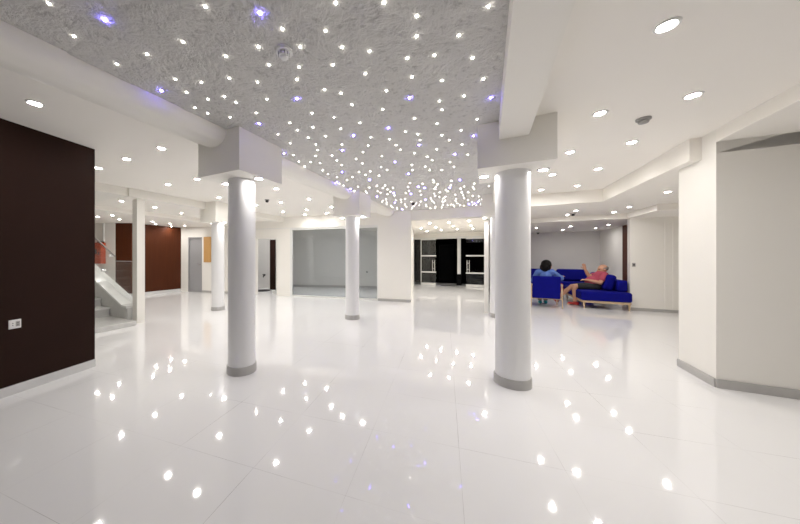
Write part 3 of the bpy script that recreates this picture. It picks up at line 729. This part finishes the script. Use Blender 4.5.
# back sofa against the lounge wall
bs = thing('sofa', 'long royal blue sofa against the pale grey lounge wall', 'sofa', W(11.45, .35), ROT)
BL = 2.75
bm = bmesh.new(); box(bm, 0, BL, 0, .90, .20, .43); obj('seat', bm, M['blue'], bs, bevel=.045)
bm = bmesh.new(); box(bm, 0, BL, .68, .92, .43, .76); obj('backrest', bm, M['blue'], bs, bevel=.05)
bm = bmesh.new(); box(bm, .03, BL-.03, .04, .09, .145, .2); box(bm, .03, BL-.03, .80, .85, .145, .2); obj('base_frame', bm, M['pale_wood'], bs, bevel=.006)
for x in (.1, BL-.1):
    for y in (.07, .82):
        bm = bmesh.new(); leg(bm, x, y, 0, .15, .014, .024); obj('leg', bm, M['pale_wood'], bs, smooth='auto')
for k in range(3):
    bm = bmesh.new(); box(bm, -.42, .42, -.09, .09, 0, .40)
    bmesh.ops.rotate(bm, verts=bm.verts, cent=(0, 0, 0), matrix=Matrix.Rotation(math.radians(-14), 3, 'X'))
    o = obj('back_cushion', bm, M['blue'], bs, bevel=.06); o.location = (.47+k*.90, .52, .445)
# armchair with its back to the viewer: local x = v, local y = u, faces +y
ac = thing('armchair', 'royal blue armchair with pale wooden arms, its back to the viewer', 'armchair', W(8.36, 1.335), ROT)
hw = .315
bm = bmesh.new(); prism(bm, [(-hw+.02, 0), (hw-.02, 0), (hw-.02, .11), (-hw+.02, .11)], .225, .79)
for v_ in bm.verts: v_.co.y += (.79-v_.co.z)*.12
obj('backrest', bm, M['blue'], ac, bevel=.03)
bm = bmesh.new(); box(bm, -hw+.02, hw-.02, .18, .66, .25, .40); obj('seat', bm, M['blue'], ac, bevel=.035)
for s in (-1, 1):
    bm = bmesh.new(); box(bm, s*hw-.02, s*hw+.02, .0, .66, .555, .59); obj('armrest', bm, M['pale_wood'], ac, bevel=.008)
    for y in (.05, .61):
        bm = bmesh.new(); leg(bm, s*hw, y, 0, .56, .012, .016, s*.012, -.03 if y < .3 else .02); obj('leg', bm, M['pale_wood'], ac, smooth='auto')
    bm = bmesh.new(); box(bm, s*hw-.014, s*hw+.014, .06, .60, .21, .25); obj('side_rail', bm, M['pale_wood'], ac, bevel=.005)
bm = bmesh.new(); box(bm, -hw, hw, .16, .19, .20, .25); box(bm, -hw, hw, .60, .63, .20, .25); obj('cross_rail', bm, M['pale_wood'], ac, bevel=.005)
# low dark table with a red bag
tb = thing('coffee_table', 'low dark coffee table among the blue seats', 'table', W(9.95, 1.72), ROT)
bm = bmesh.new(); box(bm, -.30, .30, -.02, .60, .225, .255); obj('tabletop', bm, M['dark'], tb, bevel=.006)
for x in (-.26, .26):
    for y in (.02, .56):
        bm = bmesh.new(); leg(bm, x, y, 0, .225, .014, .016); obj('leg', bm, M['dark'], tb, smooth='auto')
bg = thing('red_bag', 'small red bag on the low dark table among the blue seats', 'bag', W(10.10, 1.925, .255), ROT)
bm = bmesh.new(); prism(bm, [(-.10, -.05), (.10, -.05), (.10, .05), (-.10, .05)], 0, .22)
for v_ in bm.verts:
    if v_.co.z > .1: v_.co.y *= .45; v_.co.x *= .85
obj('bag_body', bm, M['redshoe'], bg, bevel=.025)
bm = bmesh.new()
hp = [Vector((-.05+.10*i/10, 0, (.215)+.05*math.sin(PI*i/10))) for i in range(11)]
for a, b in zip(hp, hp[1:]): tube(bm, a, b, .007, n=8)
obj('handle', bm, M['redshoe'], bg, smooth='auto')

# ------------------------------------------------------------------ people
def remeshed(name, build, voxel, m, parent, smooth_it=4):
    bm = bmesh.new(); build(bm)
    me = bpy.data.meshes.new(name); bm.to_mesh(me); bm.free()
    o = bpy.data.objects.new(name, me); C.objects.link(o)
    r = o.modifiers.new('r', 'REMESH'); r.mode = 'VOXEL'; r.voxel_size = voxel; r.use_smooth_shade = True
    s = o.modifiers.new('s', 'SMOOTH'); s.iterations = smooth_it; s.factor = .5
    dg = bpy.context.evaluated_depsgraph_get(); ev = o.evaluated_get(dg)
    me2 = bpy.data.meshes.new_from_object(ev); me2.name = name
    o.modifiers.clear(); o.data = me2; bpy.data.meshes.remove(me)
    me2.materials.clear(); me2.materials.append(m)
    for p in me2.polygons: p.use_smooth = True
    o.parent = parent
    return o
V = Vector
def hand(bm, wrist, direc, palm_n, s=1.0, curl=.35, thumb=1):
    d = V(direc).normalized(); n = V(palm_n).normalized(); side = d.cross(n).normalized(); n = side.cross(d).normalized()
    w = V(wrist)
    pal = w + d*.05*s
    ell(bm, pal, (.055*s, .042*s, .018*s), Matrix((d, side, n)).transposed(), 14)
    for i, (off, ln) in enumerate(((-.030, .066), (-.010, .078), (.011, .074), (.031, .058))):
        p = w + d*.088*s + side*off*s; dd_ = (d + side*off*2.2).normalized()
        for j, fr in enumerate((.45, .32, .23)):
            ang = curl*(j*.9+.3); dn = (dd_*math.cos(ang) + n*math.sin(ang)).normalized()
            q = p + dn*ln*fr*s; capsule(bm, p, q, (.0095-.0008*j)*s, (.0088-.0008*j)*s); p = q
    p = w + d*.03*s - side*thumb*.030*s; td = (d*.75 - side*thumb*.65 + n*.25).normalized()
    q = p + td*.040*s; capsule(bm, p, q, .0125*s, .011*s); q2 = q + (td*.7+d*.5).normalized()*.030*s; capsule(bm, q, q2, .0108*s, .009*s)
def head_shape(bm, c, face, up, s=1.0):
    f = V(face).normalized(); u_ = V(up); sd = u_.cross(f).normalized(); u_ = f.cross(sd).normalized()
    R3 = Matrix((f, sd, u_)).transposed(); c = V(c)
    P = lambda a, b, z: c + f*a*s + sd*b*s + u_*z*s
    ell(bm, P(-.008, 0, .025), (.098*s, .077*s, .095*s), R3)
    ell(bm, P(.022, 0, -.045), (.072*s, .060*s, .075*s), R3)
    ell(bm, P(.070, 0, -.088), (.024*s, .030*s, .022*s), R3, 12)          # chin
    capsule(bm, P(.090, 0, .015), P(.108, 0, -.022), .009*s, .014*s)      # nose
    capsule(bm, P(.084, -.030, .028), P(.084, .030, .028), .011*s, .011*s)  # brow
    ell(bm, P(.086, 0, -.056), (.012*s, .024*s, .008*s), R3, 12)          # lips
    for q in (-1, 1):
        ell(bm, P(-.008, q*.078, -.004), (.020*s, .010*s, .032*s), R3, 12)  # ears
    return P, R3

# --- seated man (local frame: x = v, y = u, sofa faces -x)
mu, mv = 9.32, 2.535
man = thing('person', 'person in a washed red shirt and dark shorts sitting with one hand raised', 'person', W(mu, mv), ROT)
pel = V((0, 0, .53)); chest = V((.12, 0, .76)); neck = V((.155, 0, .875)); hd_c = V((.150, -.01, .950))
sL, sR = V((.13, -.175, .805)), V((.13, .175, .805))                   # near (viewer side) / far shoulder
hipL, hipR = V((.0, -.10, .51)), V((.0, .10, .51))
knL, anL = V((-.46, -.11, .50)), V((-.44, -.11, .09))                   # near leg, foot flat
knR, anR = V((-.46, .12, .47)), V((-.80, .10, .12))                     # far leg stretched out
elL, wrL = V((.03, -.26, .62)), V((-.17, -.10, .67))                    # near arm across the belly
elR, wrR = V((-.08, .20, .765)), V((-.165, .17, .935))                    # raised hand
def man_body(bm):
    capsule(bm, pel, chest, .145, .150); ell(bm, (-.04, 0, .62), (.16, .165, .14))
    capsule(bm, sL*.9+sR*.1, sR*.9+sL*.1, .075, .075); capsule(bm, neck-V((0, 0, .06)), hd_c-V((.0, 0, .06)), .058, .056)
    for h, k, a in ((hipL, knL, anL), (hipR, knR, anR)):
        capsule(bm, h, k, .088, .060); mid = k.lerp(a, .35); capsule(bm, k, mid, .057, .056); capsule(bm, mid, a, .056, .037)
        fd = V((-1, 0, -.12 if k is knL else .45)).normalized(); capsule(bm, a-V((0, 0, .03)), a+fd*.15-V((0, 0, .045 if k is knL else .0)), .036, .030)
    for s_, e, w in ((sL, elL, wrL), (sR, elR, wrR)):
        capsule(bm, s_, e, .056, .045); capsule(bm, e, e.lerp(w, .4), .044, .043); capsule(bm, e.lerp(w, .4), w, .043, .029)
    hand(bm, wrL, (-.9, .3, .05), (.0, .3, -1), curl=.5, thumb=1)
    hand(bm, wrR, (-.22, 0, 1), (-.55, -.83, 0), curl=.12, thumb=1)
    head_shape(bm, hd_c, (-1, -.12, -.10), (-.02, 0, 1), 1.07)
remeshed('body', man_body, .0065, M['skin'], man)
def man_shirt(bm):
    capsule(bm, pel+V((0, 0, .01)), chest, .160, .165); ell(bm, (-.045, 0, .625), (.172, .178, .150))
    capsule(bm, sL*.92+sR*.08, sR*.92+sL*.08, .086, .086); capsule(bm, neck-V((.01, 0, .08)), neck-V((.006, 0, .005)), .085, .066)
    for s_, e in ((sL, elL), (sR, elR)): tube(bm, s_, s_.lerp(e, .72), .074, .066, 18); ell(bm, s_, (.076,)*3)
remeshed('shirt', man_shirt, .010, M['pink'], man)
def man_shorts(bm):
    ell(bm, pel+V((.02, 0, .0)), (.17, .185, .105))
    for h, k in ((hipL, knL), (hipR, knR)): ell(bm, h, (.105,)*3); tube(bm, h, h.lerp(k, .86), .102, .086, 20)
remeshed('shorts', man_shorts, .010, M['shorts'], man)
P, R3 = None, None
bm = bmesh.new(); P, R3 = head_shape(bm, hd_c, (-1, -.12, -.10), (-.02, 0, 1), 1.07); bm.free()
def man_hair(bm):
    ell(bm, P(-.050, 0, .022), (.066, .0815, .066), R3)
    for q in (-1, 1): ell(bm, P(-.02, q*.066, .020), (.050, .018, .036), R3, 14)
remeshed('hair', man_hair, .007, M['greyhair'], man)
for q in (-1, 1):
    bm = bmesh.new(); ell(bm, P(.083, q*.030, .008), (.010, .014, .009), R3, 12); obj('eye', bm, M['eye'], man, smooth=True)
for a, fd in ((anL, V((-1, 0, -.0))), (anR, V((-.62, 0, .55)))):
    fd = fd.normalized()
    def shoe(bm, a=a, fd=fd):
        up = V((0, 1, 0)).cross(fd); up = up if up.z > 0 else -up
        base = a - up*.045
        if a is anL: base.z = .042
        capsule(bm, base-fd*.045, base+fd*.13, .042, .036); capsule(bm, base+fd*.02+up*.01, base+up*.03, .040, .045)
    o = remeshed('shoe', shoe, .008, M['redshoe'], man)

# --- seated woman (local frame x = v, y = u; she faces +y, head turned towards +x)
woman = thing('person', 'person in a blue shirt sitting in the armchair, back to the viewer', 'person', W(8.36, 1.355), ROT)
woman.scale = (1.06, 1.06, 1.06)
wp = V((0, .33, .48)); wc = V((.0, .27, .72)); wn = V((.0, .285, .88)); whc = V((.045, .30, .99))
wsL, wsR = V((-.155, .275, .83)), V((.155, .275, .83))
wface = V((.85, .5, -.05)); wup = V((0, .05, 1))
whL, whR = V((-.085, .36, .47)), V((.085, .36, .47)); wkL, wkR = V((-.10, .78, .46)), V((.06, .78, .46)); waL, waR = V((-.05, .66, .08)), V((.07, .70, .08))
weL, wwL = V((-.24, .36, .62)), V((-.10, .56, .60)); weR, wwR = V((.335, .38, .68)), V((.385, .60, .72))
def w_body(bm):
    capsule(bm, wp, wc, .125, .115); capsule(bm, wsL*.9+wsR*.1, wsR*.9+wsL*.1, .062, .062); capsule(bm, wn-V((0, 0, .05)), whc-V((0, 0, .06)), .048, .047)
    for h, k, a in ((whL, wkL, waL), (whR, wkR, waR)):
        capsule(bm, h, k, .082, .054); capsule(bm, k, k.lerp(a, .35), .052, .050); capsule(bm, k.lerp(a, .35), a, .050, .033); capsule(bm, a-V((0, 0, .03)), a+V((0, .13, -.045)), .032, .026)
    for s_, e, w in ((wsL, weL, wwL), (wsR, weR, wwR)):
        capsule(bm, s_, e, .047, .038); capsule(bm, e, w, .037, .025)
    hand(bm, wwL, (.5, .8, -.05), (0, 0, -1), .92, .4, -1); hand(bm, wwR, (.2, .95, .1), (0, .1, -1), .92, .35, 1)
    head_shape(bm, whc, wface, wup, .96)
remeshed('body', w_body, .0065, M['skin'], woman)
def w_shirt(bm):
    capsule(bm, wp, wc, .140, .132); capsule(bm, wsL*.92+wsR*.08, wsR*.92+wsL*.08, .074, .074); capsule(bm, wn-V((0, 0, .08)), wn-V((0, 0, .01)), .072, .056)
    for s_, e, w in ((wsL, weL, wwL), (wsR, weR, wwR)):
        capsule(bm, s_, e, .062, .054); tube(bm, e, e.lerp(w, .8), .053, .042, 18)
remeshed('shirt', w_shirt, .010, M['denim'], woman)
def w_trousers(bm):
    ell(bm, wp+V((0, .02, -.02)), (.155, .14, .10))
    for h, k, a in ((whL, wkL, waL), (whR, wkR, waR)):
        capsule(bm, h, k, .093, .066); tube(bm, k, k.lerp(a, .95), .064, .050, 18)
remeshed('trousers', w_trousers, .010, M['shorts'], woman)
bm = bmesh.new(); P, R3 = head_shape(bm, whc, wface, wup, .96); bm.free()
def w_hair(bm):
    ell(bm, P(-.034, 0, .035), (.112, .108, .112), R3); ell(bm, P(-.085, 0, -.05), (.085, .108, .115), R3)
    for q in (-1, 1): ell(bm, P(-.02, q*.070, -.03), (.055, .030, .09), R3, 14)
remeshed('hair', w_hair, .008, M['hair'], woman)
for q in (-1, 1):
    bm = bmesh.new(); ell(bm, P(.083, q*.030, .008), (.010, .014, .009), R3, 12); obj('eye', bm, M['eye'], woman, smooth=True)
for a in (waL, waR):
    def shoe2(bm, a=a):
        b = V((a.x, a.y, .038)); capsule(bm, b-V((0, .04, 0)), b+V((0, .12, -.004)), .036, .032); capsule(bm, b, b+V((0, 0, .03)), .036, .040)
    remeshed('shoe', shoe2, .008, M['tealshoe'], woman)

# ------------------------------------------------------------------ world, camera, colour management
w = bpy.data.worlds.new('night'); SC.world = w; w.use_nodes = True
w.node_tree.nodes['Background'].inputs[0].default_value = (.004, .004, .006, 1)
cam = bpy.data.cameras.new('camera'); co = bpy.data.objects.new('camera', cam); C.objects.link(co)
co.location = (0, 0, CAM_H); co.rotation_euler = (PI/2, 0, 0)
cam.sensor_fit = 'HORIZONTAL'; cam.sensor_width = 36; cam.lens = 36*F/800
cam.shift_x = (400-CX)/800; cam.shift_y = -(262-CY)/800
cam.clip_start = .02; cam.clip_end = 100
SC.camera = co
vs = SC.view_settings
vs.view_transform = 'Standard'; vs.look = 'None'; vs.gamma = 1; vs.use_curve_mapping = False
vs.exposure = 0.66
cy = SC.cycles
cy.max_bounces = 14; cy.diffuse_bounces = 9; cy.glossy_bounces = 6; cy.transparent_max_bounces = 16
cy.caustics_reflective = False; cy.caustics_refractive = False
cy.sample_clamp_indirect = 4.0
cy.use_light_tree = True
